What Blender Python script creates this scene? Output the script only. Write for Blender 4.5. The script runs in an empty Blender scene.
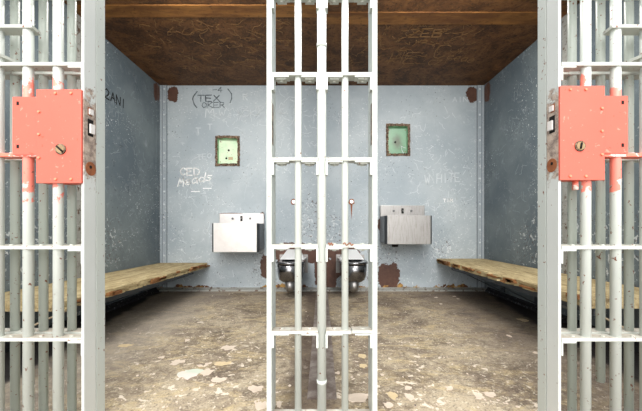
import bpy, bmesh, math, random
from mathutils import Vector, Matrix
random.seed(7)
S = bpy.context.scene
COL = S.collection
D, H, W, EYE, F = 3.52, 2.243, 1.778, 0.7025, 321.0      # back wall, height, half width, lens height

# ------------------------------------------------------------------ materials
class NT:
    def __init__(s, name):
        s.m = bpy.data.materials.new(name); s.m.use_nodes = True
        s.t = s.m.node_tree; s.t.nodes.clear()
        s.out = s.n('ShaderNodeOutputMaterial'); s.b = s.n('ShaderNodeBsdfPrincipled')
        s.l(s.b.outputs[0], s.out.inputs[0])
        s.tc = s.n('ShaderNodeTexCoord').outputs['Object']
        sep = s.n('ShaderNodeSeparateXYZ'); s.l(s.tc, sep.inputs[0])
        s.x, s.y, s.z = sep.outputs
    def n(s, t, **k):
        nd = s.t.nodes.new(t)
        for a, v in k.items(): setattr(nd, a, v)
        return nd
    def l(s, a, b): s.t.links.new(a, b)
    def put(s, sock, v):
        if isinstance(v, bpy.types.NodeSocket): s.l(v, sock)
        else: sock.default_value = v
    def math(s, op, a, b=0.0, c=None, clamp=False):
        nd = s.n('ShaderNodeMath', operation=op, use_clamp=clamp)
        s.put(nd.inputs[0], a); s.put(nd.inputs[1], b)
        if c is not None: s.put(nd.inputs[2], c)
        return nd.outputs[0]
    def noise(s, scale, detail=3, rough=.55, dist=0, stretch=None, off=0):
        nd = s.n('ShaderNodeTexNoise'); mp = s.n('ShaderNodeMapping')
        s.l(s.tc, mp.inputs[0])
        mp.inputs['Location'].default_value = (off, off * 1.7, off * .6)
        if stretch: mp.inputs['Scale'].default_value = stretch
        s.l(mp.outputs[0], nd.inputs['Vector'])
        nd.inputs['Scale'].default_value = scale; nd.inputs['Detail'].default_value = detail
        nd.inputs['Roughness'].default_value = rough; nd.inputs['Distortion'].default_value = dist
        return nd.outputs[0]
    def step(s, v, lo, hi):                       # smooth 0..1 between lo and hi
        nd = s.n('ShaderNodeMapRange', interpolation_type='SMOOTHSTEP')
        s.put(nd.inputs[0], v); nd.inputs[1].default_value = lo; nd.inputs[2].default_value = hi
        nd.inputs[3].default_value = 0; nd.inputs[4].default_value = 1
        return nd.outputs[0]
    def mix(s, f, a, b):
        nd = s.n('ShaderNodeMix', data_type='RGBA')
        s.put(nd.inputs[0], f); s.put(nd.inputs[6], col(a)); s.put(nd.inputs[7], col(b))
        return nd.outputs[2]
    def lines(s, scale, width, off, dist=1.2):    # thin squiggles along a noise contour
        v = s.noise(scale, 1.5, .5, dist, off=off)
        return s.step(s.math('ABSOLUTE', s.math('SUBTRACT', v, .5)), width, width * .35)
    def bump(s, h, strength, dist=.01):
        nd = s.n('ShaderNodeBump'); nd.inputs['Strength'].default_value = strength
        nd.inputs['Distance'].default_value = dist
        s.l(h, nd.inputs['Height']); s.l(nd.outputs[0], s.b.inputs['Normal'])
    def fin(s, c, rough=.6, metal=0, spec=None):
        s.put(s.b.inputs['Base Color'], col(c)); s.put(s.b.inputs['Roughness'], rough)
        s.put(s.b.inputs['Metallic'], metal)
        if spec is not None: s.b.inputs['Specular IOR Level'].default_value = spec
        return s.m
def lin(v): return v / 12.92 if v <= .04045 else ((v + .055) / 1.055) ** 2.4
def rgb(r, g, b): return (lin(r / 255), lin(g / 255), lin(b / 255), 1)
def col(c): return c if isinstance(c, bpy.types.NodeSocket) or len(c) == 4 else (*c, 1)

def boxmask(t, boxes, wob, ax='xz'):
    """ragged blotches; boxes = (c1, c2, r1, r2) in the wall plane"""
    nz = t.math('MULTIPLY', t.math('SUBTRACT', t.noise(16, 5, .65, .4, off=3.3), .5), wob)
    a, b = (t.x if ax[0] == 'x' else t.y), t.z if ax[1] == 'z' else t.y
    best = None
    for (c1, c2, r1, r2) in boxes:
        u = t.math('DIVIDE', t.math('ABSOLUTE', t.math('SUBTRACT', a, c1)), r1)
        v = t.math('DIVIDE', t.math('ABSOLUTE', t.math('SUBTRACT', b, c2)), r2)
        q = t.math('POWER', t.math('ADD', t.math('POWER', u, 3.0), t.math('POWER', v, 3.0)), .3333)
        best = q if best is None else t.math('MINIMUM', best, q)
    return t.step(t.math('ADD', best, nz), 1.04, .96)

def wall_mat(name, boxes, ax, base_rust, c1, c2, scr=.6, chips=None):
    t = NT(name)
    c = t.mix(t.step(t.noise(1.6, 5, .6), .3, .7), c1, c2)
    c = t.mix(t.math('MULTIPLY', t.step(t.noise(9, 6, .7, off=4), .55, .75), .25), c, rgb(200, 207, 210))
    # scratched lines
    ln = t.math('MULTIPLY', t.lines(5, .0045, 1.0), t.step(t.noise(3.1, 2, off=8), .47, .6))
    l2 = t.math('MULTIPLY', t.lines(11, .008, 5.0, .5), t.step(t.noise(4.3, 2, off=18), .5, .6))
    c = t.mix(t.math('MULTIPLY', t.math('MAXIMUM', ln, l2), scr * .45), c, rgb(226, 230, 230))
    sp = t.math('MULTIPLY', t.step(t.noise(70, 2, .5, off=2), .66, .70), t.step(t.noise(2.3, 2, off=31), .42, .6))
    c = t.mix(t.math('MULTIPLY', sp, .8), c, rgb(228, 231, 230))
    dk = t.math('MULTIPLY', t.step(t.noise(60, 2, .5, off=12), .67, .71), t.step(t.noise(2.0, 2, off=41), .45, .6))
    c = t.mix(t.math('MULTIPLY', dk, .75), c, rgb(60, 52, 48))
    if chips:                                      # areas where the top coat has flaked to white and brown specks
        m = boxmask(t, chips, 1.4, ax)
        f = t.step(t.noise(34, 4, .6, .6, off=6), .58, .62)
        c = t.mix(t.math('MULTIPLY', t.math('MULTIPLY', m, f), .6), c, rgb(222, 226, 226))
        g = t.step(t.noise(45, 3, .6, .6, off=26), .60, .64)
        c = t.mix(t.math('MULTIPLY', t.math('MULTIPLY', m, g), .8), c, rgb(84, 62, 52))
    ru = t.mix(t.noise(24, 5, .7, off=9), rgb(56, 37, 33), rgb(108, 76, 62))
    if boxes: c = t.mix(boxmask(t, boxes, 1.1, ax), c, ru)
    if base_rust:
        e = t.math('SUBTRACT', t.z, t.math('MULTIPLY', t.step(t.noise(3.0, 6, .7, off=14), .42, .78), base_rust))
        c = t.mix(t.step(e, .024, .016), c, t.mix(t.step(t.noise(14, 3, off=2), .4, .6), rgb(92, 58, 36), rgb(176, 138, 74)))
    t.bump(t.noise(40, 4, .6), .12, .004)
    return t.fin(c, t.math('ADD', .42, t.math('MULTIPLY', t.noise(7, 3), .2)), 0, .35)

def steel_mat(name, c=(.62, .62, .62), r0=.16, dirt=.15, st=(1, 1, 1)):
    t = NT(name)
    s = t.noise(8, 4, .6, stretch=(1, 1, 14))
    c2 = t.mix(t.math('MULTIPLY', t.step(t.noise(12, 5, .7, off=5, stretch=st), .45, .7), dirt), c, (c[0] * .55, c[1] * .5, c[2] * .46))
    return t.fin(c2, t.math('ADD', r0, t.math('MULTIPLY', s, .22)), 1)

def bar_mat(name, base, rustiness=.66, orange=None, rust_z=None, dust=False):
    t = NT(name)
    c = t.mix(t.noise(5, 3), base, tuple(v * .86 for v in base[:3]) + (1,))
    if orange:
        lo, hi = orange
        a = t.math('ADD', t.math('DIVIDE', t.math('ABSOLUTE', t.math('SUBTRACT', t.z, (lo + hi) / 2)), (hi - lo) / 2),
                   t.math('MULTIPLY', t.math('SUBTRACT', t.noise(30, 4, .6, off=7), .5), 1.9))
        c = t.mix(t.math('MULTIPLY', t.step(a, 1.02, .96), .85), c, rgb(238, 120, 100))
    ch = t.step(t.noise(70, 3, .6, .3, off=6), rustiness, rustiness + .03)
    c = t.mix(ch, c, rgb(120, 76, 58))
    if rust_z:
        lo, hi = rust_z
        a = t.math('ADD', t.math('DIVIDE', t.math('ABSOLUTE', t.math('SUBTRACT', t.z, (lo + hi) / 2)), (hi - lo) / 2),
                   t.math('MULTIPLY', t.math('SUBTRACT', t.noise(26, 5, .7, off=17), .5), 2.2))
        c = t.mix(t.math('MULTIPLY', t.step(a, 1.0, .75), .85), c,
                  t.mix(t.step(t.noise(44, 5, .75), .35, .65), rgb(96, 66, 52), rgb(186, 164, 146)))
    if dust:                                       # settled dirt on the upward faces
        sp = t.n('ShaderNodeSeparateXYZ'); t.l(t.n('ShaderNodeNewGeometry').outputs['True Normal'], sp.inputs[0])
        up = t.math('MULTIPLY', t.step(sp.outputs[2], .7, .9), t.step(t.noise(14, 5, .7, off=9), .3, .6))
        c = t.mix(t.math('MULTIPLY', up, .8), c, rgb(156, 144, 130))
    t.bump(t.noise(90, 3), .08, .002)
    return t.fin(c, .38, 0, .45)

WHITE = rgb(198, 204, 199)
M = {}
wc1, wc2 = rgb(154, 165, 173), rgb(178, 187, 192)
M['wall_back'] = wall_mat('grey paint back wall', [
    (-1.635, 2.145, .06, .085), (1.645, 2.145, .062, .08),                    # corners under the ceiling
    (-.60, .25, .075, .13), (-.33, .42, .22, .10), (-.12, .38, .12, .08), (-.04, .25, .045, .20), (.06, .17, .10, .19),
    (.07, .42, .10, .07), (.14, .25, .07, .12), (.30, .42, .12, .06), (.73, .15, .115, .145), (.64, .72, .03, .07),
    (-1.0, .835, .13, .012), (-.66, .80, .03, .05)],
    'xz', .10, wc1, wc2, .75, [(-.62, .25, .14, .22), (.68, .38, .16, .14), (1.3, .42, .12, .14), (-.12, .7, .12, .3), (.12, .55, .1, .3), (.45, .2, .14, .1)])
M['wall_side'] = wall_mat('grey paint shaded side walls', [(3.45, 2.14, .06, .09)], 'yz', .03, rgb(86, 97, 105), rgb(116, 126, 129), .2,  # wall grey darkened, the side walls' shade is put into the colour
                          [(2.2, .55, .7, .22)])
M['wall_strip'] = wall_mat('grey paint corner strips', [], 'xz', .10, rgb(150, 160, 168), rgb(168, 177, 183), .3)
M['part'] = wall_mat('grey paint partition', [], 'yz', .06, wc1, wc2, .5)

t = NT('dirty concrete floor')
c = t.mix(t.step(t.noise(2.6, 8, .72, .5), .36, .64), rgb(112, 99, 87), rgb(172, 159, 137))
c = t.mix(t.math('MULTIPLY', t.step(t.noise(5, 9, .8, .9, stretch=(.8, 1.5, 1), off=4), .48, .62), .7), c, rgb(186, 168, 130))
c = t.mix(t.math('MULTIPLY', t.step(t.noise(4.2, 9, .8, .7, stretch=(.8, 1.4, 1), off=9), .51, .64), .75), c, rgb(88, 76, 66))
c = t.mix(t.math('MULTIPLY', t.step(t.noise(26, 7, .85, .4, off=2), .5, .62), .55), c, rgb(74, 62, 52))
c = t.mix(t.math('MULTIPLY', t.step(t.noise(48, 6, .8, .6, off=22), .53, .62), .6), c, rgb(206, 196, 174))
c = t.mix(t.math('MULTIPLY', t.step(t.noise(110, 3, .7, off=32), .5, .66), .45), c, rgb(62, 52, 44))
fr = t.step(t.y, 2.9, 1.4)
fl = t.step(t.math('ADD', t.noise(22, 5, .6, .5, off=8), t.math('MULTIPLY', fr, .06)), .675, .695)
c = t.mix(t.math('MULTIPLY', fl, .85), c, rgb(212, 200, 184))
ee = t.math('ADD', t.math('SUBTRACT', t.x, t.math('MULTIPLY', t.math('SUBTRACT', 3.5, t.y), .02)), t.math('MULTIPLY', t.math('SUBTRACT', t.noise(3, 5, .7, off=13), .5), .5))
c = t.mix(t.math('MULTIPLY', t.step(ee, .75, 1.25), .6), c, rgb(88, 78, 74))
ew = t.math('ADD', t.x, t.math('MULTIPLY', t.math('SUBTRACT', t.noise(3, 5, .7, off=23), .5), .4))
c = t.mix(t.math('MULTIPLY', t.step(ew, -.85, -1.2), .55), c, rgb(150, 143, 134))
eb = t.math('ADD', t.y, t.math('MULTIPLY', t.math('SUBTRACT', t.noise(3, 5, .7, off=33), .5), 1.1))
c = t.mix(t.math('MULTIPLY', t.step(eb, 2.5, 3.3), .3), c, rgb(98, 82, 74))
# dirt built up along the side walls under the bunks, and a dark strip beside the partition
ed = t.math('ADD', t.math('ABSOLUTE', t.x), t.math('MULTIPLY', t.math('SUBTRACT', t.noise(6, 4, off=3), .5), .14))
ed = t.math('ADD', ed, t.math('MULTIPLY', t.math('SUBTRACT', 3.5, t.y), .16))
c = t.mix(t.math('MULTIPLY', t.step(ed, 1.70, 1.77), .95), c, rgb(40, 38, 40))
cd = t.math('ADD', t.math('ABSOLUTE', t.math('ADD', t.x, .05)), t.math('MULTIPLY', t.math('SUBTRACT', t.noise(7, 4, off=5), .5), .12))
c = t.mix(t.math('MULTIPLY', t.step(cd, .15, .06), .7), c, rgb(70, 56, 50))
t.bump(t.noise(35, 6, .7), .35, .008)
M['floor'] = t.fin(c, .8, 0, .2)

t = NT('rusty painted ceiling')
c = t.mix(t.step(t.noise(4, 8, .75, .8), .34, .66), rgb(66, 41, 23), rgb(122, 82, 47))
c = t.mix(t.math('MULTIPLY', t.step(t.noise(40, 5, .7, off=4), .5, .66), .7), c, rgb(42, 27, 18))
c = t.mix(t.math('MULTIPLY', t.step(t.noise(55, 5, .7, 1, off=14), .56, .68), .5), c, rgb(150, 110, 66))
ln = t.math('MULTIPLY', t.lines(7, .009, 3.0), t.step(t.noise(3.1, 2, off=8), .44, .58))
l2 = t.math('MULTIPLY', t.lines(14, .012, 9.0), t.step(t.noise(4, 2, off=28), .46, .58))
c = t.mix(t.math('MULTIPLY', t.math('MAXIMUM', ln, l2), .15), c, rgb(176, 136, 84))
t.bump(t.noise(50, 5, .7), .3, .006)
M['ceiling'] = t.fin(c, .6, 0, .25)
t = NT('rusty ceiling strip')
c = t.mix(t.step(t.noise(5, 6, .7, stretch=(.5, 2, 1)), .35, .65), rgb(104, 66, 33), rgb(152, 104, 52))
c = t.mix(t.math('MULTIPLY', t.step(t.noise(30, 5, .7, off=4), .56, .68), .6), c, rgb(60, 36, 20))
M['strip'] = t.fin(c, .6, 0, .25)

M['bar'] = bar_mat('off white bar paint', WHITE, .68)
M['door_bar'] = bar_mat('off white bar paint with orange smears', WHITE, .65, (.83, 1.18))
M['bar_old'] = bar_mat('dull chipped bar paint', rgb(178, 186, 178), .645)
M['stile'] = bar_mat('grey white frame paint', rgb(206, 210, 208), .72, None, (.86, 1.17))
M['jamb'] = bar_mat('grey frame paint', rgb(190, 196, 192), .66)
M['rail'] = bar_mat('white rail paint with grime', rgb(190, 194, 187), .64, None, None, True)
t = NT('salmon orange lock paint')
c = t.mix(t.noise(6, 4), rgb(212, 98, 82), rgb(206, 88, 72))
c = t.mix(t.math('MULTIPLY', t.step(t.noise(55, 4, .6, .5, off=3), .64, .68), .7), c, rgb(236, 140, 122))
c = t.mix(t.math('MULTIPLY', t.step(t.noise(45, 4, .6, .8, off=13), .67, .70), .8), c, rgb(168, 74, 52))
t.bump(t.noise(60, 3), .06, .002)
M['orange'] = t.fin(c, .45, 0, .4)
t = NT('orange paint worn to white')
c = t.mix(t.step(t.noise(34, 5, .7, .5, off=1), .5, .58), rgb(236, 118, 98), rgb(232, 216, 208))
M['orange_worn'] = t.fin(c, .5)
t = NT('dark seam'); M['seam'] = t.fin(t.mix(t.noise(20, 4), rgb(92, 100, 108), rgb(122, 130, 136)), .7)
t = NT('brown rust')
M['rust'] = t.fin(t.mix(t.noise(40, 5, .7), rgb(84, 48, 34), rgb(178, 112, 74)), .85, 0, .2)
t = NT('dark rust frame')
M['rust_dark'] = t.fin(t.mix(t.step(t.noise(60, 5, .7), .4, .65), rgb(62, 46, 38), rgb(150, 128, 108)), .8, 0, .2)
t = NT('worn white latch'); M['white'] = t.fin(t.mix(t.noise(40), rgb(232, 228, 226), rgb(206, 200, 198)), .5)
t = NT('orange paint on rivets'); M['rivet'] = t.fin(t.mix(t.noise(200), rgb(232, 150, 120), rgb(190, 110, 80)), .5)
t = NT('black opening')
M['black'] = t.fin(t.mix(t.noise(20), rgb(16, 15, 15), rgb(28, 25, 24)), .7, 0, .2)
t = NT('brass lock core')
M['brass'] = t.fin(t.mix(t.noise(50), rgb(176, 150, 116), rgb(120, 96, 70)), .4, .7)
M['steel'] = steel_mat('brushed stainless steel', (.74, .715, .70), .36)
M['steel_grey'] = steel_mat('dull stainless steel', (.36, .352, .345), .34, .55, (9, 9, .8))
M['steel_bowl'] = steel_mat('polished stainless steel', (.24, .24, .25), .12)
M['steel_hood'] = steel_mat('stainless steel with painted highlight', (.97, .97, .97), .62, 0)  # white highlight on the toilet hood put into the colour
M['steel_dark'] = steel_mat('darkened stainless steel', (.16, .16, .165), .3)  # dark reflection on the sink sides put into the colour; also the buttons
t = NT('chrome')
M['chrome'] = t.fin(t.mix(t.noise(30), rgb(235, 235, 235), rgb(205, 205, 205)), .25, 1)
t = NT('pale green painted plate')
c = t.mix(t.step(t.noise(9, 4), .35, .7), rgb(222, 238, 208), rgb(196, 226, 190))
M['green_pale'] = t.fin(t.mix(t.step(t.noise(60, 4, off=5), .66, .7), c, rgb(150, 120, 90)), .35)
t = NT('green painted recess')
c = t.mix(t.step(t.noise(9, 4), .35, .7), rgb(140, 190, 146), rgb(112, 165, 124))
M['green'] = t.fin(c, .35)
t = NT('green plate with brown smear')
r = t.n('ShaderNodeVectorMath', operation='LENGTH'); cm = t.n('ShaderNodeCombineXYZ')
t.l(t.math('MULTIPLY', t.x, 1.5), cm.inputs[0]); t.l(t.math('SUBTRACT', t.z, .165), cm.inputs[2]); t.l(cm.outputs[0], r.inputs[0])
q = t.math('ADD', r.outputs['Value'], t.math('MULTIPLY', t.math('SUBTRACT', t.noise(18, 4), .5), .08))
c = t.mix(t.noise(7, 3), rgb(104, 150, 120), rgb(128, 172, 138))
M['green_smear'] = t.fin(t.mix(t.math('MULTIPLY', t.step(q, .12, .02), .8), c, rgb(84, 84, 68)), .35)
def wood_mat(name, a, b, dark):
    t = NT(name)
    g = t.noise(5, 7, .7, .8, stretch=(5, .8, 3))
    c = t.mix(t.step(g, .35, .65), a, b)
    c = t.mix(t.math('MULTIPLY', t.step(t.noise(9, 7, .75, 1.2, stretch=(4, .9, 3), off=5), .54, .66), .75), c, dark)
    c = t.mix(t.math('MULTIPLY', t.step(t.noise(24, 5, .7, off=15), .6, .68), .6), c, rgb(226, 206, 160))
    t.bump(g, .4, .006)
    return t.fin(c, .75, 0, .2)
M['ply'] = wood_mat('weathered plywood', rgb(190, 174, 136), rgb(146, 128, 92), rgb(84, 66, 48))
M['ply_edge'] = wood_mat('splintered plywood edge', rgb(150, 108, 68), rgb(112, 70, 42), rgb(70, 42, 28))
t = NT('dark painted steel')
M['dark'] = t.fin(t.mix(t.noise(8, 4), rgb(48, 52, 58), rgb(74, 80, 86)), .5, 0, .3)
t = NT('black tar base')
M['tar'] = t.fin(t.mix(t.step(t.noise(50, 4), .58, .7), rgb(36, 36, 40), rgb(110, 112, 116)), .7, 0, .25)
t = NT('grey curb')
c = t.mix(t.noise(9, 5, .7), rgb(126, 126, 122), rgb(166, 166, 160))
M['curb'] = t.fin(t.mix(t.step(t.noise(22, 5, .7, off=3), .54, .62), c, rgb(92, 74, 62)), .7, 0, .25)
t = NT('brace wood'); M['brace'] = t.fin(t.mix(t.noise(20, 4), rgb(190, 176, 150), rgb(140, 122, 98)), .6)
t = NT('floor angle iron')
c = t.mix(t.step(t.noise(14, 5, .7), .4, .65), rgb(98, 86, 80), rgb(134, 126, 120))
M['angle'] = t.fin(c, .6, 0, .3)
t = NT('cream paint flake'); M['flake'] = t.fin(t.mix(t.noise(25, 3), rgb(206, 192, 178), rgb(184, 168, 150)), .6)
t = NT('mint and pink paint flake'); M['flake_mint'] = t.fin(t.mix(t.step(t.noise(6, 2), .42, .55), rgb(184, 192, 178), rgb(206, 194, 186)), .6)
t = NT('tan paint flake'); M['flake_tan'] = t.fin(t.mix(t.noise(25, 3), rgb(198, 180, 146), rgb(182, 162, 126)), .6)
t = NT('black marker'); M['ink'] = t.fin(t.mix(t.step(t.noise(30, 3), .45, .6), rgb(70, 78, 84), rgb(112, 122, 128)), .7)
t = NT('white chalk'); M['chalk'] = t.fin(t.mix(t.noise(30), rgb(250, 250, 250), rgb(240, 242, 242)), .9)
t = NT('faint scratched paint'); M['scratch'] = t.fin(t.mix(t.noise(30), rgb(212, 218, 221), rgb(190, 198, 202)), .8)
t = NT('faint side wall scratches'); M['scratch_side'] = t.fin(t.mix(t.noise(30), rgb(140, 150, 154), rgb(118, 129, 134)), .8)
t = NT('tan scratched paint'); M['scratch_tan'] = t.fin(t.mix(t.noise(30), rgb(156, 116, 68), rgb(126, 90, 52)), .8)

# ------------------------------------------------------------------ mesh helpers
def box(bm, x0, x1, y0, y1, z0, z1, bev=0):
    vs = [bm.verts.new(p) for p in ((x0,y0,z0),(x1,y0,z0),(x1,y1,z0),(x0,y1,z0),(x0,y0,z1),(x1,y0,z1),(x1,y1,z1),(x0,y1,z1))]
    fs = [bm.faces.new([vs[i] for i in q]) for q in ((3,2,1,0),(4,5,6,7),(0,1,5,4),(1,2,6,5),(2,3,7,6),(3,0,4,7))]
    if bev:
        es = list({e for f in fs for e in f.edges})
        bmesh.ops.bevel(bm, geom=es, offset=bev, segments=2, profile=.6, affect='EDGES')
    return bm
def tube(bm, a, b, r, seg=16, r2=None):
    a, b = Vector(a), Vector(b); r2 = r if r2 is None else r2
    q = (b - a).to_track_quat('Z', 'Y').to_matrix()
    R = [[bm.verts.new(p + q @ Vector((rr*math.cos(2*math.pi*i/seg), rr*math.sin(2*math.pi*i/seg), 0))) for i in range(seg)] for p, rr in ((a, r), (b, r2))]
    for i in range(seg):
        j = (i+1) % seg; f = bm.faces.new((R[0][i], R[0][j], R[1][j], R[1][i])); f.smooth = True
    bm.faces.new(R[0][::-1]); bm.faces.new(R[1])
    return bm
def loft(bm, rings, cap0=True, cap1=True, smooth=True):
    V = [[bm.verts.new(p) for p in r] for r in rings]; n = len(rings[0])
    for k in range(len(V)-1):
        for i in range(n):
            j = (i+1) % n; f = bm.faces.new((V[k][i], V[k][j], V[k+1][j], V[k+1][i])); f.smooth = smooth
    if cap0: bm.faces.new(V[0][::-1])
    if cap1: bm.faces.new(V[-1])
    return bm
def prism(bm, pts, axis, a, b):                # polygon pts extruded along an axis
    def P(p, v): return {'x': (v, p[0], p[1]), 'y': (p[0], v, p[1]), 'z': (p[0], p[1], v)}[axis]
    return loft(bm, [[P(p, a) for p in pts], [P(p, b) for p in pts]], smooth=False)
def NB(): return bmesh.new()
def obj(name, bm, mat, parent=None, **props):
    bmesh.ops.recalc_face_normals(bm, faces=bm.faces)
    me = bpy.data.meshes.new(name); bm.to_mesh(me); bm.free(); me.materials.append(M[mat])
    o = bpy.data.objects.new(name, me); COL.objects.link(o)
    if parent: o.parent = parent
    for k, v in props.items(): o[k] = v
    return o
def structure(name, bm, mat): return obj(name, bm, mat, None, kind='structure')
def thing(name, label, cat, loc, group=None):
    o = bpy.data.objects.new(name, None); COL.objects.link(o); o.location = loc
    o.empty_display_size = .1; o['label'] = label; o['category'] = cat
    if group: o['group'] = group
    return o

# ------------------------------------------------------------------ room shell
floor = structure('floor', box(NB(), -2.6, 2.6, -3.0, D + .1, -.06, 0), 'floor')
ceil = structure('ceiling', box(NB(), -W - .06, W + .06, 1.20, D + .1, H, H + .05), 'ceiling')
PANEL = {-1: (-1.169, -.900, 1.361, 1.690), 1: (.7025, .966, 1.471, 1.822)}
bm = NB(); T = .06
xs = [-W - .06]
for s in (-1, 1):
    x0, x1, z0, z1 = PANEL[s]
    box(bm, xs[-1], x0 + .012, D, D + T, 0, H); box(bm, x0 + .012, x1 - .012, D, D + T, 0, z0 + .012); box(bm, x0 + .012, x1 - .012, D, D + T, z1 - .012, H)
    xs.append(x1 - .012)
box(bm, xs[-1], W + .06, D, D + T, 0, H)
wb = structure('wall_back', bm, 'wall_back')
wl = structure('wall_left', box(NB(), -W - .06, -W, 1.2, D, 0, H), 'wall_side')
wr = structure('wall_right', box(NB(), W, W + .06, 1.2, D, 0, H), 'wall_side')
wm = structure('wall_middle', box(NB(), -.006, .006, 1.285, D, 0, H), 'part')
k = 0
def trim(bm, mat):
    global k; k += 1
    return structure('trim_%d' % k, bm, mat)
structure('baseboard_back', prism(NB(), [(D, 0), (D - .075, 0), (D - .07, .012), (D - .015, .022), (D, .03)], 'x', -W, W), 'curb')
for s, nm in ((-1, 'left'), (1, 'right')):
    structure('baseboard_' + nm, prism(NB(), [(s*W, 0), (s*(W-.03), 0), (s*(W-.026), .016), (s*(W-.008), .03), (s*W, .05)], 'y', 1.3, D - .076), 'tar')
    # riveted corner angle and mid wall seam
    bm = NB(); box(bm, min(s*W, s*(W-.075)), max(s*W, s*(W-.075)), D - .009, D, .03, H)
    tr = trim(bm, 'wall_strip'); bm = NB()
    for i in range(16): tube(bm, (s*(W-.052), D-.008, .10 + i*.14), (s*(W-.052), D-.016, .10 + i*.14), .012, 8, .007)
    obj('rivets', bm, 'scratch', tr)
    bm = NB(); box(bm, min(s*(W-.075), s*(W-.082)), max(s*(W-.075), s*(W-.082)), D - .006, D, .03, H); box(bm, min(s*(W-.028), s*(W-.034)), max(s*(W-.028), s*(W-.034)), D - .0105, D - .008, .03, H); obj('seam', bm, 'seam', tr)
    bm = NB(); a, b = sorted((s*W, s*(W-.005))); box(bm, a, b, D - .085, D - .006, .10, H)
    for i in range(22): tube(bm, (s*(W-.004), D-.05, .13 + i*.095), (s*(W-.011), D-.05, .13 + i*.095), .008, 8, .004)
    trim(bm, 'wall_side')
    bm = NB(); box(bm, a, b, 2.30, 2.37, .10, H)
    for i in range(22): tube(bm, (s*(W-.004), 2.335, .13 + i*.095), (s*(W-.011), 2.335, .13 + i*.095), .008, 8, .004)
    trim(bm, 'curb')
    # angle iron on the floor beside the partition
    a, b = sorted((s*.006, s*.06)); bm = NB(); box(bm, a, b, 1.30, D - .08, 0, .006)
    a, b = sorted((s*.006, s*.012)); box(bm, a, b, 1.30, D - .08, .006, .05); trim(bm, 'angle')
# ceiling straps, one per cell (they sit at slightly different depths) and the plate seams
bm = NB(); box(bm, -W, -.007, 2.235, 2.365, H - .003, H); trim(bm, 'strip')
bm = NB(); box(bm, .007, W, 2.31, 2.45, H - .003, H); trim(bm, 'strip')

# ------------------------------------------------------------------ scratched and written marks on walls (children of the wall)
GL = {'T': [[(0,1),(1,1)],[(.5,1),(.5,0)]], 'E': [[(1,1),(0,1),(0,0),(1,0)],[(0,.5),(.8,.5)]], 'X': [[(0,1),(1,0)],[(1,1),(0,0)]],
 'Z': [[(0,1),(1,1),(0,0),(1,0)]], 'C': [[(1,.85),(.6,1),(.2,.85),(0,.5),(.2,.12),(.6,0),(1,.15)]], 'K': [[(0,1),(0,0)],[(1,1),(0,.5),(1,0)]],
 'D': [[(0,0),(0,1),(.6,.95),(1,.6),(.9,.2),(.5,0),(0,0)]], 'R': [[(0,0),(0,1),(.8,.95),(.9,.65),(.7,.5),(0,.5)],[(.4,.5),(1,0)]],
 'M': [[(0,0),(.15,1),(.5,.4),(.85,1),(1,0)]], 'A': [[(0,0),(.5,1),(1,0)],[(.2,.4),(.8,.4)]], 'H': [[(0,1),(0,0)],[(1,1),(1,0)],[(0,.5),(1,.5)]],
 'I': [[(.5,1),(.5,0)]], 'B': [[(0,0),(0,1),(.8,.9),(.8,.6),(0,.5),(.95,.4),(.9,.05),(0,0)]], 'N': [[(0,0),(0,1),(1,0),(1,1)]],
 '2': [[(0,.8),(.4,1),(.9,.8),(.8,.5),(0,0),(1,0)]], '4': [[(.7,0),(.7,1),(0,.35),(1,.35)]], '-': [[(0,.5),(1,.5)]], '1': [[(.5,1),(.5,0)]],
 '(': [[(1,1.1),(.3,.7),(.15,.4),(.4,0),(1,-.3)]], ')': [[(0,1.1),(.7,.7),(.8,.3),(.4,-.1)]], 'O': [[(.5,1),(.1,.8),(0,.4),(.4,0),(.9,.2),(1,.7),(.5,1)]],
 'W': [[(0,1),(.25,0),(.5,.7),(.75,0),(1,1)]], 'e': [[(0,.3),(.9,.35),(.7,.65),(.2,.6),(0,.25),(.3,0),(.9,.1)]],
 'a': [[(.9,.6),(.3,.65),(0,.3),(.3,0),(.85,.2),(.9,.6),(1,0)]], 'd': [[(.9,.5),(.3,.6),(0,.3),(.3,0),(.9,.2)],[(.95,1.1),(.95,0)]],
 's': [[(.9,.6),(.2,.6),(.2,.4),(.9,.25),(.6,0),(0,.05)]], '_': [[(0,0),(1,0)]], ' ': [], 'P': [[(0,0),(0,1),(.8,.95),(.9,.65),(.7,.5),(0,.5)]]}
def strokes(bm, P, lines, w):
    """lines = polylines of (u, v); P maps (u, v, height) to a point"""
    for ln in lines:
        for (a, b) in zip(ln, ln[1:]):
            d = Vector((b[0]-a[0], b[1]-a[1]));
            if d.length < 1e-6: continue
            d.normalize(); n = Vector((-d.y, d.x)) * w/2; e = d * w * .3
            q = [(a[0]+n.x-e.x, a[1]+n.y-e.y), (a[0]-n.x-e.x, a[1]-n.y-e.y), (b[0]-n.x+e.x, b[1]-n.y+e.y), (b[0]+n.x+e.x, b[1]+n.y+e.y)]
            lo = [bm.verts.new(P(u, v, -.0005)) for u, v in q]; hi = [bm.verts.new(P(u, v, .0008)) for u, v in q]
            bm.faces.new(hi)
            for i in range(4): bm.faces.new((lo[i], lo[(i+1)%4], hi[(i+1)%4], hi[i]))
def word(txt, u, v, h, wd, gap=.3, slant=0, rise=0, jit=.06):
    out = []
    for i, ch in enumerate(txt):
        for ln in GL[ch]:
            out.append([(u + i*(wd*(1+gap)) + wd*a + slant*h*b + random.uniform(-jit, jit)*wd,
                         v + h*b + rise*i + random.uniform(-jit, jit)*h) for a, b in ln])
    return out
def back_px(px, py): return ((px - 322)*D/F, EYE - (py - 226)*D/F)
PB = lambda u, v, h: (u, D - h, v)
U = D/F
def wallword(name, parent, txt, px, py, hp, wp, mat, thick, P=PB, **k):
    u, v = back_px(px, py); bm = NB(); strokes(bm, P, word(txt, u, v, hp*U, wp*U, **k), thick)
    return obj(name, bm, mat, parent)
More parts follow.
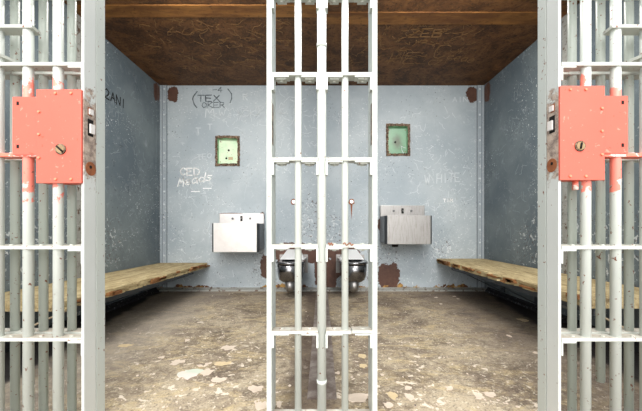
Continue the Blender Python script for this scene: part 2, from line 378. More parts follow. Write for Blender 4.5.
wallword('marker_writing', wb, 'TEX', 198, 101.5, 6.5, 6, 'ink', .012)
wallword('marker_writing', wb, 'OKER', 202, 107.5, 5, 4.6, 'ink', .008)
wallword('marker_writing', wb, '-4', 213, 92, 4.5, 4, 'ink', .008)
wallword('marker_writing', wb, '(', 192, 104, 11, 5, 'ink', .012)
wallword('marker_writing', wb, ')', 228, 102, 12, 5, 'ink', .011)
wallword('chalk_writing', wb, 'CED', 180, 175, 7, 5.4, 'chalk', .0135)
wallword('chalk_writing', wb, 'Meads', 177.5, 186.5, 8.5, 5.6, 'chalk', .012, rise=.016, slant=.2, gap=.25, jit=.02)
wallword('chalk_writing', wb, '__', 191, 191.5, 1, 9, 'chalk', .009, rise=.035)
wallword('scratched_writing', wb, 'R', 243, 100, 6, 4.5, 'scratch', .008)
wallword('scratched_writing', wb, 'T T', 196, 133, 5, 4.5, 'scratch', .008, rise=.02)
wallword('scratched_writing', wb, 'M', 205.5, 117, 9, 9, 'scratch', .009)
wallword('scratched_writing', wb, 'W  CK', 219, 116, 6, 6, 'scratch', .007)
wallword('scratched_writing', wb, 'TEO', 197, 160, 5, 4, 'scratch', .006, rise=.01)
wallword('scratched_writing', wb, 'W HITE', 425, 184, 8.5, 4.6, 'scratch', .009, rise=.006)
wallword('chalk_writing', wb, 'TIM', 443, 202, 3, 3, 'chalk', .008, gap=.15)
wallword('scratched_writing', wb, 'VIN'.replace('V', 'A'), 453, 102, 5, 4, 'scratch', .006)
# scribbled loops
def scribble(name, parent, P, u0, v0, su, sv, n, w, mat, seed):
    rr = random.Random(seed); lines = []
    for i in range(n):
        u, v = u0 + rr.uniform(-su, su), v0 + rr.uniform(-sv, sv); a = rr.uniform(0, 6.3); ln = [(u, v)]
        for q in range(rr.randint(2, 6)):
            a += rr.uniform(-.7, .7) if rr.random() < .7 else rr.uniform(-2.4, 2.4); l = rr.uniform(.006, .034); u += math.cos(a)*l; v += math.sin(a)*l; ln.append((u, v))
        lines.append(ln)
    bm = NB(); strokes(bm, P, lines, w); return obj(name, bm, mat, parent)
for j, (px, py, sx, sy, n) in enumerate([(235, 115, 26, 14, 22), (190, 180, 20, 40, 16), (300, 125, 18, 30, 14), (440, 190, 30, 30, 20), (425, 140, 30, 40, 16), (450, 262, 30, 18, 16), (290, 105, 14, 12, 9), (205, 255, 30, 30, 14)]):
    u, v = back_px(px, py); scribble('scratches', wb, PB, u, v, sx*U, sy*U, int(n*1.8), .0046, 'scratch', 50 + j)
# left wall: black letters and scratches;  right wall scratches
PL = lambda u, v, h: (-W + h, u, v)
PR = lambda u, v, h: (W - h, u, v)
def side_px(px, py): d = W*F/abs(px - 322); return d, EYE - (py - 226)*d/F
u, v = side_px(105, 97); bm = NB(); strokes(bm, PL, word('2AN1', u, v, .075, .055), .011); obj('marker_writing', bm, 'black', wl)
for (a, b, h, w) in ((119, 152, .06, .05), (128, 193, .07, .01), (140, 188, .05, .01), (112, 166, .05, .05)):
    u, v = side_px(a, b); bm = NB(); strokes(bm, PL, word('T' if w > .02 else '1', u, v, h, w), .008); obj('marker_writing', bm, 'ink', wl)
scribble('scratches', wl, PL, 2.9, 1.5, .35, .5, 60, .004, 'scratch_side', 3)
scribble('scratches', wl, PL, 2.6, .6, .5, .25, 42, .005, 'scratch_side', 4)
scribble('scratches', wr, PR, 2.9, 1.4, .35, .6, 48, .005, 'scratch_side', 5)
scribble('scratches', wr, PR, 2.7, .6, .5, .25, 60, .005, 'scratch_side', 6)
# ceiling of the right cell
PC = lambda u, v, h: (u, v, H - h)
def ceil_px(px, py): d = (H - EYE)*F/(226 - py); return (px - 322)*d/F, d
def ceilword(txt, px, py, hp, wp, thick, **k):
    u, v = ceil_px(px, py); u2, v2 = ceil_px(px, py - hp); h = v2 - v; w = wp*v/F
    bm = NB(); strokes(bm, PC, word(txt, u, v, h, w, **k), thick); obj('scratched_writing', bm, 'scratch_tan', ceil)
ceilword('ZEB', 409, 37, 8, 9, .012, slant=.1, gap=.25)
ceilword('CZ', 427, 65, 5, 5, .007)
ceilword('W2', 415, 43, 3, 5, .008)
ceilword('C', 431, 58, 14, 12, .007)
ceilword('meae'.replace('m', 'e'), 446, 59, 6, 6, .008, rise=.02)
ceilword('HE', 388, 64, 12, 11, .005)
scribble('scratches', ceil, PC, .75, 2.7, .5, .35, 130, .004, 'scratch_tan', 8)
scribble('scratches', ceil, PC, -.8, 2.75, .6, .4, 130, .004, 'scratch_tan', 9)

# ------------------------------------------------------------------ barred front
RAILS = [.020, .326, .636, .948, 1.254, 1.547, 1.860, 2.170]
BX = [.902, 1.0045, 1.107, 1.2095, 1.312, 1.4145]
FD, BD = 1.0985, 1.158
def cell_door(s, label):
    t = thing('barred_door', label, 'door', (s*.8, 1.079, 0), 'sliding barred doors with salmon lock boxes')
    ox, oy = s*.8, 1.079
    ix = .800 if s < 0 else .795
    def B(x0, x1, y0, y1, z0, z1, bev=0, bm=None):
        a, b = sorted((s*x0 - ox, s*x1 - ox)); return box(bm or NB(), a, b, y0-oy, y1-oy, z0, z1, bev)
    def X(x): return s*x - ox
    st = obj('stile', B(ix, ix+.009, 1.079, 1.136, 0, 2.2, .0015), 'stile', t)
    obj('stile', B(1.45, 1.459, 1.079, 1.136, 0, 2.2), 'stile', t)
    for bx in BX:
        obj('bar', tube(NB(), (X(bx), FD-oy, 0), (X(bx), FD-oy, 2.2), .0155, 20), 'door_bar' if bx < 1.05 else 'bar', t)
    for i, rz in enumerate(RAILS):
        bm = B(.806, 1.45, 1.079, 1.122, rz - .012 if i else 0, rz, .001)
        r = obj('rail', bm, 'orange_worn' if i == 3 else 'rail', t)
        bb = NB()
        for q in range(5): tube(bb, (X(.853 + q*.1025), 1.094-oy, rz), (X(.853 + q*.1025), 1.094-oy, rz + .004), .006, 8)
        obj('bolt_head', bb, 'rail', r)
        if i:
            bm = B(.806, .856, 1.080, 1.115, rz - .018, rz - .0125); B(.806, .8115, 1.080, 1.115, rz - .060, rz - .018, 0, bm)
            obj('corner_bracket', bm, 'bar', t)
    # food slot plates between the rails higher up, with a slanted end
    for z, xe, xd in ((1.380, .976, .008), (1.285, 1.085, -.009)):
        pts = [(X(xe), 1.079-oy), (X(1.45), 1.079-oy), (X(1.45), 1.125-oy), (X(xe + xd), 1.125-oy)]
        obj('food_slot_plate', prism(NB(), pts, 'z', z - .010, z), 'rail', t)
    # lock
    FR = 1.070
    if s < 0: xi, xo, z0, z1, kx, kz, px1, pz0, pz1 = .8025, .953, .8455, 1.158, .8705, .9585, 1.0358, .9405, 1.135
    else: xi, xo, z0, z1, kx, kz, px1, pz0, pz1 = .7940, .9425, .8555, 1.170, .8595, .9690, 1.0240, .945, 1.138
    bm = B(xi, xo, FR, 1.0785, z0, z1, .0015); B(ix+.010, xo-.002, 1.0785, 1.130, z0+.002, z1-.002, 0, bm)
    lb = obj('lock_box', bm, 'orange', t, label='salmon orange lock box')
    rv = [(xo-.010, z0 + (z1-z0)*f) for f in (.27, .52, .76)] + [(xi+.033, z0+.013), (xi+.085, z0+.013), (xi+.033, z1-.013), (xi+.085, z1-.013)]
    for (x, z) in rv:
        obj('rivet', tube(NB(), (X(x), FR+.0005-oy, z), (X(x), FR-.0045-oy, z), .0052, 10, .0035), 'rivet', lb)
    kp = NB(); tube(kp, (X(kx), FR+.001-oy, kz), (X(kx), FR-.004-oy, kz), .0185, 24, .0175); ko = obj('keyhole', kp, 'rust_dark', lb)
    kp = NB(); tube(kp, (X(kx), FR-.003-oy, kz), (X(kx), FR-.0055-oy, kz), .0135, 20); obj('lock_core', kp, 'brass', lb)
    kp = NB(); dx, dzz = (.010, -.009) if s < 0 else (.002, .010)
    tube(kp, (X(kx)-dx, FR-.0065-oy, kz-dzz), (X(kx)+dx, FR-.0065-oy, kz+dzz), .0030, 8); obj('key_slot', kp, 'black', lb)
    lp = obj('lock_plate', B(xo, px1, 1.074, 1.0815, pz0, pz1, .001), 'orange', t, label='salmon orange backing plate')
    for z in (pz0+.028, pz1-.022):
        obj('screw_hole', B(px1-.022, px1-.014, 1.0732, 1.0765, z-.006, z+.006), 'black', lp)
    # bolts and strike openings in the edge of the door
    def E(y0, y1, z0, z1, d, bm=None): return B(ix - d, ix + .0015, y0, y1, z0, z1, 0, bm)
    z0 = 0 if s < 0 else .012
    obj('latch_slot', E(1.096, 1.116, 1.082+z0, 1.110+z0, .0006), 'rust', st)
    obj('latch_bolt', E(1.100, 1.118, 1.086+z0, 1.105+z0, .005), 'white', st)
    obj('latch_slot', E(1.096, 1.122, 1.012+z0, 1.070+z0, .0008), 'black', st)
    obj('latch_bolt', E(1.103, 1.124, 1.022+z0, 1.054+z0, .006), 'white', st)
    bm = NB(); tube(bm, (X(ix+.0015), 1.110-oy, .900+z0), (X(ix-.0015), 1.110-oy, .900+z0), .024, 16); obj('rust_plate', bm, 'rust', st)
    bm = NB(); tube(bm, (X(ix+.0015), 1.108-oy, .906+z0), (X(ix-.0025), 1.108-oy, .906+z0), .0055, 10); obj('bolt_hole', bm, 'black', st)
    if s > 0:
        bm = NB(); tube(bm, (X(.868), 1.10-oy, .826), (X(.868), 1.10-oy, .866), .009, 12); obj('lock_rod', bm, 'orange_worn', t)
    return t
cell_door(-1, 'barred door with salmon lock box standing open left of the left cell opening')
cell_door(1, 'barred door with salmon lock box standing open right of the right cell opening')

def side_panel(s, label):
    t = thing('fixed_bars', label, 'bars', (s*.8, 1.142, 0), 'fixed bar panels behind the sliding doors')
    ox, oy = s*.8, 1.142
    def B(x0, x1, y0, y1, z0, z1, bev=0):
        a, b = sorted((s*x0 - ox, s*x1 - ox)); return box(NB(), a, b, y0-oy, y1-oy, z0, z1, bev)
    ix = .800 if s < 0 else .795
    obj('jamb', B(ix, ix+.011, 1.140, 1.184, 0, 2.24, .0015), 'jamb', t)
    for i, bx in enumerate(BX + [1.517, 1.6195, 1.722]):
        z0 = 0
        if s > 0 and i == 1: z0 = .142                       # this bar has rusted off above the floor
        b = obj('bar', tube(NB(), (s*bx-ox, BD-oy, z0), (s*bx-ox, BD-oy, 2.24), .0138, 20), 'bar_old', t)
        if z0: b['label'] = 'broken bar with a free lower end'
    for i, rz in enumerate(RAILS):
        obj('rail', B(ix+.011, W - .002, 1.142, 1.185, (rz - .012) if i else 0, rz, .001), 'rail', t)
    return t
side_panel(-1, 'fixed panel of chipped bars behind the left sliding door')
side_panel(1, 'fixed panel of chipped bars with one broken bar behind the right sliding door')

def centre_grille():
    t = thing('barred_grille', 'narrow white barred grille standing between the two cell openings', 'bars', (0, 1.15, 0))
    oy = 1.15
    for s in (-1, 1):
        a, b = sorted((s*.1985, s*.181))
        st = obj('stile', box(NB(), a, b, 0, .105, 0, 2.24, .0015), 'bar', t)
        a, b = sorted((s*.1815, s*.1802))
        k = obj('keeper_slot', box(NB(), a, b, .018, .040, 1.00, 1.15), 'rust_dark', st, label='rusty keeper slot')
        obj('bolt_hole', box(NB(), min(a, s*.1798), max(b, s*.1798), .024, .036, 1.09 if s > 0 else 1.07, 1.11 if s > 0 else 1.085), 'black', st)
        obj('bar', tube(NB(), (s*.0855 - .0015, .022, 0), (s*.0855 - .0015, .022, 2.24), .0125, 20), 'bar', t)
    cb = obj('bar', tube(NB(), (-.001, .022, 0), (-.001, .022, 2.24), .0165, 24), 'bar', t, label='thicker middle bar')
    for z in (1.36, .135):
        obj('collar', tube(NB(), (-.001, .022, z-.007), (-.001, .022, z+.007), .0182, 20), 'bar', cb)
    for i, rz in enumerate(RAILS):
        for s in (-1, 1):
            a, b = sorted((s*.014, s*.181)); z0 = rz - .011 if i else 0
            bm = NB()
            if i == 1 and s > 0: box(bm, a, .106, 0, .047, z0, rz, .001); box(bm, .1085, b, 0, .047, z0 + .002, rz + .002, .001)
            else: box(bm, a, b, 0, .047, z0, rz, .001)
            r = obj('rail', bm, 'rail', t)
            for bx in (.045, .148):
                bb = NB(); tube(bb, (s*bx, .026, rz), (s*bx, .026, rz+.004), .008, 6); obj('bolt_head', bb, 'rail', r); bb = NB(); box(bb, s*bx-.017, s*bx+.017, .012, .046, z0-.0095, z0-.0045); obj('bolt_pad', bb, 'rail', r); bb = NB(); tube(bb, (s*bx, .029, z0-.014), (s*bx, .029, z0-.009), .007, 8)
                obj('bolt_head', bb, 'rail', r)
            if i:
                for (e, dr) in ((.181, -1), (.0125, 1)):
                    a1, b1 = sorted((s*e, s*(e + dr*.008))); a2, b2 = sorted((s*e, s*(e + dr*.062)))
                    bm = NB(); box(bm, a1, b1, .001, .034, rz - .062, z0 - .005, .001); box(bm, a2, b2, .002, .040, z0 - .005, z0)
                    obj('corner_bracket', bm, 'bar', t)
    # bits of wire twisted on the third rail
    for (x0, x1) in ((.022, .040), (.075, .112)):
        bm = NB(); pts = [(x0 + (x1-x0)*i/6, -.003, .638 + .006*math.sin(i*2.1)) for i in range(7)]
        for a, b in zip(pts, pts[1:]): tube(bm, a, b, .002, 6)
        obj('wire', bm, 'rust', t)
    return t
centre_grille()

# ------------------------------------------------------------------ bunks
def bunk(s, label, xin, zb, zf, yf, seed):
    rr = random.Random(seed)
    t = thing('bunk', label, 'bed', (s*W, (yf + D)/2, 0), 'plywood bunks hung on the side walls')
    ox, oy = s*W, (yf + D)/2
    y0, y1 = yf, D - .006; th = .045; n = 64; xw = W - .013
    def Z(y): return zf + (zb - zf)*(y - y0)/(y1 - y0)
    layers = 3; bm = NB()
    for L in range(layers):
        jag = [0]*(n+1); v = 0
        for i in range(n+1):
            v = .6*v + rr.uniform(-.006, .006); jag[i] = v + (rr.uniform(.006, .030) if rr.random() < .22 else 0)
        zt, zl = th*(1 - L/layers), th*(1 - (L+1)/layers) + .0006
        rings = []
        for i in range(n+1):
            y = y0 + (y1-y0)*i/n + (rr.uniform(-.004, .004) if i == 0 else 0); xi = xin + max(0, jag[i]) + (.006 if L == 1 else 0)
            if y > y1 - .05: xi += (y - y1 + .05)*.2       # worn round corner at the far end
            zc = Z(y) - th
            rings.append([(s*xi-ox, y-oy, zc+zl), (s*xi-ox, y-oy, zc+zt), (s*(xi+.03)-ox, y-oy, zc+zt), (s*xw-ox, y-oy, zc+zt), (s*xw-ox, y-oy, zc+zl)])
        loft(bm, rings, smooth=False)
    obj('board', bm, 'ply', t)
    # thin splintered facing along the front edge
    for i in range(16 if s < 0 else 30):
        bm = NB(); y = rr.uniform(y0 + .05, y1 - .1); l = rr.uniform(.03, .15); z = Z(y) - th + rr.uniform(.004, .03)
        a, b = sorted((s*(xin - .008) - ox, s*(xin + .024) - ox))
        box(bm, a, b, y-oy, y+l-oy, z, z + rr.uniform(.008, .02))
        obj('splinter', bm, 'ply_edge', t)
    bm = NB(); a, b = sorted((s*(W-.002) - ox, s*(W-.012) - ox)); 
    for (x0, x1, h0, h1) in ((W-.035, W-.006, .006, 0), (W-.012, W-.006, .05, .006)):
        rings = [[(s*x0-ox, y-oy, Z(y)-th-h0), (s*x1-ox, y-oy, Z(y)-th-h0), (s*x1-ox, y-oy, Z(y)-th-h1), (s*x0-ox, y-oy, Z(y)-th-h1)] for y in (y0+.06, y1-.09)]
        loft(bm, rings, smooth=False)
    obj('wall_angle', bm, 'dark', t)
    bm = NB(); rings = [[(s*x-ox, y-oy, Z(y)-th-h) for (x, h) in ((xin+.05, .04), (xin+.056, .04), (xin+.056, .006), (xin+.09, .006), (xin+.09, 0), (xin+.05, 0))] for y in (y0+.03, y1-.30)]
    loft(bm, rings, smooth=False); obj('edge_angle', bm, 'dark', t)
    for y, mt in ((y0 + .07, 'brace'), (2.62, 'dark'), (3.12, 'dark')):
        bm = NB(); zc = Z(y) - th
        rings = []
        for (x, z) in ((xin + .02, zc - .001), (W - .036, .075)):
            rings.append([(s*x-ox, y-.012-oy, z-.008), (s*x-ox, y+.012-oy, z-.008), (s*x-ox, y+.012-oy, z), (s*x-ox, y-.012-oy, z)])
        loft(bm, rings, smooth=False)
        a, b = sorted((s*(W-.006)-ox, s*(W-.036)-ox)); box(bm, a, b, y-.014-oy, y+.014-oy, .060, zc - .052)
        obj('brace', bm, mt, t)
bunk(-1, 'weathered plywood bunk on the left cell wall beside the lower sink', 1.235, .300, .340, 1.53, 11)
bunk(1, 'weathered plywood bunk with browner broken edge on the right cell wall', 1.246, .346, .362, 1.50, 23)

# ------------------------------------------------------------------ toilets
def toilet(s, label):
    t = thing('toilet', label, 'toilet', (s*.309, D, 0), 'steel toilets beside the partition')
    def ring(hw, back, front, z, n=18):
        sw = max(hw, .001); pts = [(-hw, -back, z)]
        c = front - sw*1.05
        for i in range(n+1):
            a = math.pi*i/n; pts.append((-hw*math.cos(a), -(c + sw*1.05*math.sin(a)), z))
        pts.append((hw, -back, z)); return pts
    prof = [(.05, .20, .36, .148), (.088, .15, .43, .156), (.112, .11, .472, .178), (.122, .07, .486, .21), (.127, .03, .494, .26), (.130, .0, .50, .335)]
    obj('bowl', loft(NB(), [ring(*p) for p in prof]), 'steel_bowl', t)
    # rim: outer ring with an inner well
    bm = NB()
    R = [ring(.134, 0, .503, .335), ring(.140, 0, .510, .340), ring(.140, 0, .510, .352), ring(.134, 0, .504, .356), ring(.105, .16, .470, .356), ring(.096, .17, .460, .340), ring(.06, .22, .40, .338)]
    obj('rim', loft(bm, R), 'steel_bowl', t)
    bm = NB()       # sloped hood rising to the wall
    A = [(-.125, -.20, .3565), (.125, -.20, .3565), (.135, -.002, .3565), (-.135, -.002, .3565)]
    Bq = [(-.122, -.19, .364), (.122, -.19, .364), (.11, -.002, .364), (-.11, -.002, .364)]
    Cq = [(-.068, -.03, .446), (.068, -.03, .446), (.07, -.002, .448), (-.07, -.002, .448)]
    loft(bm, [A, Bq, Cq], smooth=False)
    obj('hood', bm, 'steel_hood', t)
    rr = [(.0, .058), (.024, .064), (.040, .080), (.047, .105), (.050, .17)]
    bm = NB(); seg = 18
    rings = [[((max(r, .004))*math.cos(2*math.pi*i/seg), -.40 + max(r, .004)*math.sin(2*math.pi*i/seg), z) for i in range(seg)] for r, z in rr]
    loft(bm, rings); obj('trap_pipe', bm, 'steel_grey', t)
    bm = NB(); tube(bm, (0, -.38, .11), (0, -.004, .13), .034, 16); obj('waste_pipe', bm, 'steel_grey', t)
    bm = NB(); box(bm, -.155, .155, -.008, 0, .19, .39, .002); obj('wall_plate', bm, 'steel_grey', t)
toilet(-1, 'stainless wall toilet left of the middle bar in the left cell')
toilet(1, 'stainless wall toilet right of the middle bar in the right cell')

# ------------------------------------------------------------------ sinks
def sink(s, label, z0, z1, ztop, mat, drain):
    t = thing('sink', label, 'sink', (s*.872, D, z0), 'steel wall sinks')
    h = z1 - z0
    def rr(hw, f, r, z, n=6):
        pts = [(-hw, 0, z)]
        for cx, a0 in ((-hw + r, math.pi), (hw - r, 1.5*math.pi)):
            for i in range(n+1):
                a = a0 + .5*math.pi*i/n; pts.append((cx + r*math.cos(a), -(f - r) + r*math.sin(a), z))
        pts.append((hw, 0, z)); return pts
    R = [rr(.222, .255, .02, .004), rr(.240, .275, .012, .014), rr(.240, .275, .012, h-.004), rr(.237, .272, .012, h), rr(.215, .26, .02, h), rr(.19, .235, .04, h-.05), rr(.12, .18, .05, h-.11)]
    obj('basin', loft(NB(), R, smooth=False), 'steel_dark', t, label='steel basin body with painted dark reflection')
    bm = NB(); q = [(-.238, -.2755), (-.217, -.300), (.217, -.300), (.238, -.2755)]
    loft(bm, [[(x, y, z) for x, y in q] for z in (.0, h+.001)], smooth=False)
    bmesh.ops.delete(bm, geom=[], context='VERTS')
    obj('apron_edge', bm, 'steel_dark', t, label='bevelled edge with painted dark reflection behind the apron')
    obj('apron', box(NB(), -.217, .217, -.3035, -.299, -.001, h+.0015, .0018), mat, t, label='bright flat front apron')
    dz0, dz1 = h + .002, ztop - z0
    ld = obj('splashback', box(NB(), -.24, .24, -.045, 0, h - .06, dz1, .004), mat, t)
    for x in (-.095, .095):
        bm = NB(); tube(bm, (x, -.044, (dz0+dz1)/2), (x, -.058, (dz0+dz1)/2), .013, 14, .010); obj('push_button', bm, 'steel_dark', ld)
    zc = (dz0 + dz1)/2
    bm = NB(); box(bm, -.012, .012, -.0475, -.042, zc - .028, zc + .028, .001); obj('spout_slot', bm, 'black', ld)
    bm = NB(); tube(bm, (0, -.046, zc + .005), (0, -.075, zc - .004), .007, 10); obj('spout', bm, 'steel_grey', ld)
    if drain:
        bm = NB(); tube(bm, (-.11, -.17, -.035), (-.11, -.17, .01), .032, 16, .04); obj('drain_stub', bm, 'black', t, label='dark drain stub')
sink(-1, 'shiny lower stainless sink on the back wall of the left cell', .441, .729, .836, 'steel', False)
sink(1, 'duller higher stainless sink on the back wall of the right cell', .520, .806, .925, 'steel_grey', True)

# ------------------------------------------------------------------ flush buttons
for s, x, z, lb in ((-1, -.310, .967, 'small round flush button above the left cell toilet'), (1, .324, .969, 'small round flush button with rust drip above the right cell toilet')):
    t = thing('flush_button', lb, 'button', (x, D, z), 'flush buttons above the toilets')
    bm = NB(); seg = 18
    rg = []
    for i in range(seg):
        r = .034*random.uniform(.85, 1.12); rg.append((r*math.cos(2*math.pi*i/seg), r*math.sin(2*math.pi*i/seg)))
    loft(bm, [[(a, -.0003, b) for a, b in rg], [(a*.95, -.003, b*.95) for a, b in rg]], smooth=False); obj('rust_ring', bm, 'rust', t)
    bm = NB(); tube(bm, (0, -.002, 0), (0, -.014, 0), .021, 18, .018); obj('collar', bm, 'chrome', t)
    bm = NB(); tube(bm, (0, -.013, 0), (0, -.019, 0), .011, 14); obj('push_button', bm, 'chrome', t)
    if s > 0:
        bm = NB(); prism(bm, [(-.012, -.03), (.010, -.03), (.006, -.10), (-.002, -.20), (-.006, -.10)], 'y', -.002, -.0003); obj('rust_drip', bm, 'rust', t)

# ------------------------------------------------------------------ recessed plates in the back wall
def recess(s, label):
    x0, x1, z0, z1 = PANEL[s]; cx = (x0+x1)/2; hw = (x1-x0)/2; hh = z1-z0
    t = thing('recessed_panel', label, 'panel', (cx, D, z0), 'recessed green panels in the back wall')
    bm = NB(); w = .026; dp = .045
    def jj(): return random.uniform(-.004, .004)
    n = 10                                                    # rough welded rim of short lumps
    for (ax0, az0, ax1, az1) in ((-hw, 0, hw, w), (-hw, hh-w, hw, hh), (-hw, w, -hw+w, hh-w), (hw-w, w, hw, hh-w)):
        hor = (ax1-ax0) > (az1-az0)
        for i in range(n):
            if hor: box(bm, ax0+(ax1-ax0)*i/n, ax0+(ax1-ax0)*(i+1)/n, -.010+jj(), -.0005, az0+jj()*.8, az1+jj()*.8)
            else: box(bm, ax0+jj()*.8, ax1+jj()*.8, -.010+jj(), -.0005, az0+(az1-az0)*i/n, az0+(az1-az0)*(i+1)/n)
    obj('frame', bm, 'rust_dark', t)
    bm = NB(); a = .014
    for (b0, b1, c0, c1) in ((-hw+a, -hw+w, a, hh-a), (hw-w, hw-a, a, hh-a), (-hw+w, hw-w, a, w), (-hw+w, hw-w, hh-w, hh-a)):
        box(bm, b0, b1, -.0004, dp, c0, c1)
    obj('recess', bm, 'green', t)
    pl = obj('plate', box(NB(), -hw+a, hw-a, dp, dp+.006, a, hh-a), 'green_pale' if s < 0 else 'green_smear', t)
    dots = [(.0, .55), (-.1, .28)] if s < 0 else [(-.08, .46), (.3, .1)]
    for (u, v) in dots:
        bm = NB(); tube(bm, (u*hw*2, dp+.001, v*hh), (u*hw*2, dp-.008, v*hh), .011 if v > .2 else .007, 10); obj('bolt', bm, 'black', pl)
    for u in (-1, 1):
        for v in (.16, .84):
            bm = NB(); tube(bm, (u*(hw-.042), dp+.001, v*hh), (u*(hw-.042), dp-.004, v*hh), .005, 8); obj('screw', bm, 'rust', pl)
    if s < 0:
        bm = NB(); box(bm, -.005, .045, dp-.002, dp, .075, .108); obj('square_cover', bm, 'flake_tan', pl)
recess(-1, 'small pale green recessed panel above the left cell sink')
recess(1, 'small darker green recessed panel with brown smear above the right cell sink')

# ------------------------------------------------------------------ paint flakes on the floor
def flake_bm(w, l, rr, curl=.0025):
    n = 19; b, tp = [], []
    for i in range(n):
        a = 2*math.pi*i/n; r = rr.uniform(.6, 1.1)
        x, y = w*.52*r*math.cos(a), l*.5*r*math.sin(a) + .12*l*math.cos(2*a); z = curl*rr.random()*r
        b.append((x, y, max(.0002, z*.6))); tp.append((x*.98, y*.98, z + .0016))
    bm = loft(NB(), [b, tp], smooth=False)
    bmesh.ops.triangulate(bm, faces=bm.faces); return bm
def floor_px(px, py): d = EYE*F/(py - 226); return (px - 322)*d/F, d
G = 'peeled paint flakes on the floor'
big = [(190, 373.5, 24, 10, 'flake_mint', 'largest mint and pink paint flake on the left cell floor'),
 (229, 347.5, 13, 6, 'flake', 'pale paint flake lying alone on the left cell floor below the sink'),
 (178, 362, 14, 6, 'flake', 'pale paint flake just behind the mint flake on the left cell floor'),
 (207.5, 372, 12, 7, 'flake', 'pale paint flake touching the right end of the mint flake'),
 (219, 379.5, 15, 5, 'flake', 'thin pale paint flake right of and in front of the mint flake'),
 (222, 363.5, 18, 5, 'flake_tan', 'tan paint flake behind and right of the mint flake'),
 (255.5, 388.5, 16, 6, 'flake', 'pale paint flake close left of the middle grille'),
 (262, 405, 14, 9, 'flake', 'pale paint flake nearest the camera beside the middle grille left post'),
 (125, 345.5, 14, 3, 'flake_tan', 'long thin tan paint sliver on the left cell floor by the left jamb'),
 (356, 397, 26, 9, 'flake', 'large pale paint flake seen through the right half of the middle grille'),
 (362, 356, 8, 5, 'flake_tan', 'upper tan paint flake seen through the right half of the middle grille'),
 (363, 366, 8, 4, 'flake_tan', 'lower tan paint flake seen through the right half of the middle grille'),
 (392, 395, 12, 8, 'flake_tan', 'broad tan paint flake just right of the middle grille'),
 (409, 397, 9, 8, 'flake', 'pale paint flake next to the broad tan flake in the right cell'),
 (388, 405, 10, 6, 'flake', 'pale paint flake in front of the broad tan flake in the right cell'),
 (449, 388, 8, 4, 'flake', 'pale paint flake in the middle of the right cell floor'),
 (489, 394.5, 12, 5, 'flake', 'pale paint flake toward the right jamb at the front of the right cell'),
 (509, 336, 4, 2.5, 'flake', 'small white paint flake in the dark dirt beside the right bunk'),
 (523, 320, 9, 3, 'flake_tan', 'tan paint sliver on the dark dirt under the edge of the right bunk')]
rr = random.Random(5)
for (px, py, wp, hp, mt, lb) in big:
    x, d = floor_px(px, py); l = floor_px(px, py - hp/2)[1] - floor_px(px, py + hp/2)[1]
    o = obj('paint_flake', flake_bm(wp*d/F*1.05, l*1.05, rr), mt, None, label=lb, category='paint flake', group=G); o.location = (x, d, 0)
small = [(162, 357.5), (208, 364), (187, 340.5), (454, 296.5), (458, 299), (436, 297.5), (441, 304), (382, 375), (408, 388), (480, 397), (337.5, 373.5), (279, 404), (536, 353), (370, 378), (200, 366), (212, 385), (196, 390)]
protos = []
for q, (px, py) in enumerate(small):
    x, d = floor_px(px, py)
    lb = 'small pale paint flake lying on the floor of the left cell' if px < 322 else 'small pale paint flake lying on the floor of the right cell'
    o = obj('paint_flake', flake_bm(rr.uniform(.02, .04), rr.uniform(.02, .05), rr), 'flake', None, label=lb, category='paint flake', group='small flakes in the left cell' if px < 322 else 'small flakes in the right cell')
    o.location = (x, d, 0); o.rotation_euler.z = rr.uniform(0, 6)
bm = NB()
for q in range(300):
    s = rr.choice((-1, 1)); y = 1.24 + 2.1*rr.random()**1.7
    x = s*rr.uniform(.09, 1.3) if rr.random() < .4 else s*(.55 + rr.gauss(0, .25))
    if abs(x) > 1.2 or abs(x) < .08: continue
    w = rr.uniform(.002, .007)*(1.3 if rr.random() < .2 else 1)
    a = rr.uniform(0, 6.3); pts = [(x + w*rr.uniform(.5, 1)*math.cos(a + i*1.257), y + w*rr.uniform(.7, 1.5)*math.sin(a + i*1.257)) for i in range(5)]
    prism(bm, pts, 'z', .0001, .0022)
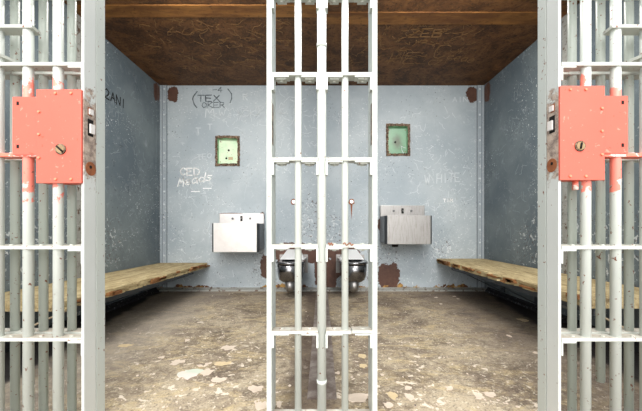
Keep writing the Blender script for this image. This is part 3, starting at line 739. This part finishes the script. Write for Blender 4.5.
obj('paint_chips', bm, 'flake', None, label='tiny crumbs of peeled paint scattered over both cell floors', category='paint chips', kind='stuff')

# ------------------------------------------------------------------ light
w = bpy.data.worlds.new('daylight'); S.world = w; w.use_nodes = True
w.node_tree.nodes['Background'].inputs[0].default_value = (1, .985, .97, 1)
w.node_tree.nodes['Background'].inputs[1].default_value = .62
def sun(name, strength, angle, elev, az, c=(1, .98, .95)):
    ld = bpy.data.lights.new(name, 'SUN'); ld.energy = strength; ld.angle = math.radians(angle); ld.color = c
    o = bpy.data.objects.new(name, ld); COL.objects.link(o)
    v = Vector((math.sin(math.radians(az)), math.cos(math.radians(az)), -math.tan(math.radians(elev))))
    o.rotation_euler = v.to_track_quat('-Z', 'Y').to_euler(); o.location = (0, -3, 3)
sun('corridor_daylight', 1.3, 60, 8, 0)
sun('corridor_daylight', .3, 80, 24, 40)  # side sun added to brighten stile faces and side walls
sun('corridor_daylight', .3, 80, 24, -40)  # matching side sun added from the other direction
sun('corridor_high_fill', 2.3, 60, 44, 0)  # high sun added to brighten the floor and cell interior
for s in (-1, 1):                                   # unseen fill light added in each cell to brighten it, above the frame
    ld = bpy.data.lights.new('cell_fill_light', 'AREA'); ld.shape = 'RECTANGLE'; ld.size = .7; ld.size_y = .3; ld.energy = 23; ld.color = (1, .97, .92)
    o = bpy.data.objects.new('cell_fill_light', ld); COL.objects.link(o); o.location = (s*.8, 1.92, H - .03); o.rotation_euler = (math.radians(25), 0, 0)

# ------------------------------------------------------------------ camera
cd = bpy.data.cameras.new('camera'); cam = bpy.data.objects.new('camera', cd); COL.objects.link(cam)
cam.location = (0, 0, EYE); cam.rotation_euler = (math.radians(90), 0, 0)
cd.sensor_width = 36; cd.lens = 36*F/642; cd.shift_x = -1/642; cd.shift_y = 20.5/642; cd.clip_start = .02
S.camera = cam
S.view_settings.view_transform = 'Standard'; S.view_settings.look = 'None'
S.view_settings.gamma = 1; S.view_settings.use_curve_mapping = False
S.view_settings.exposure = .85
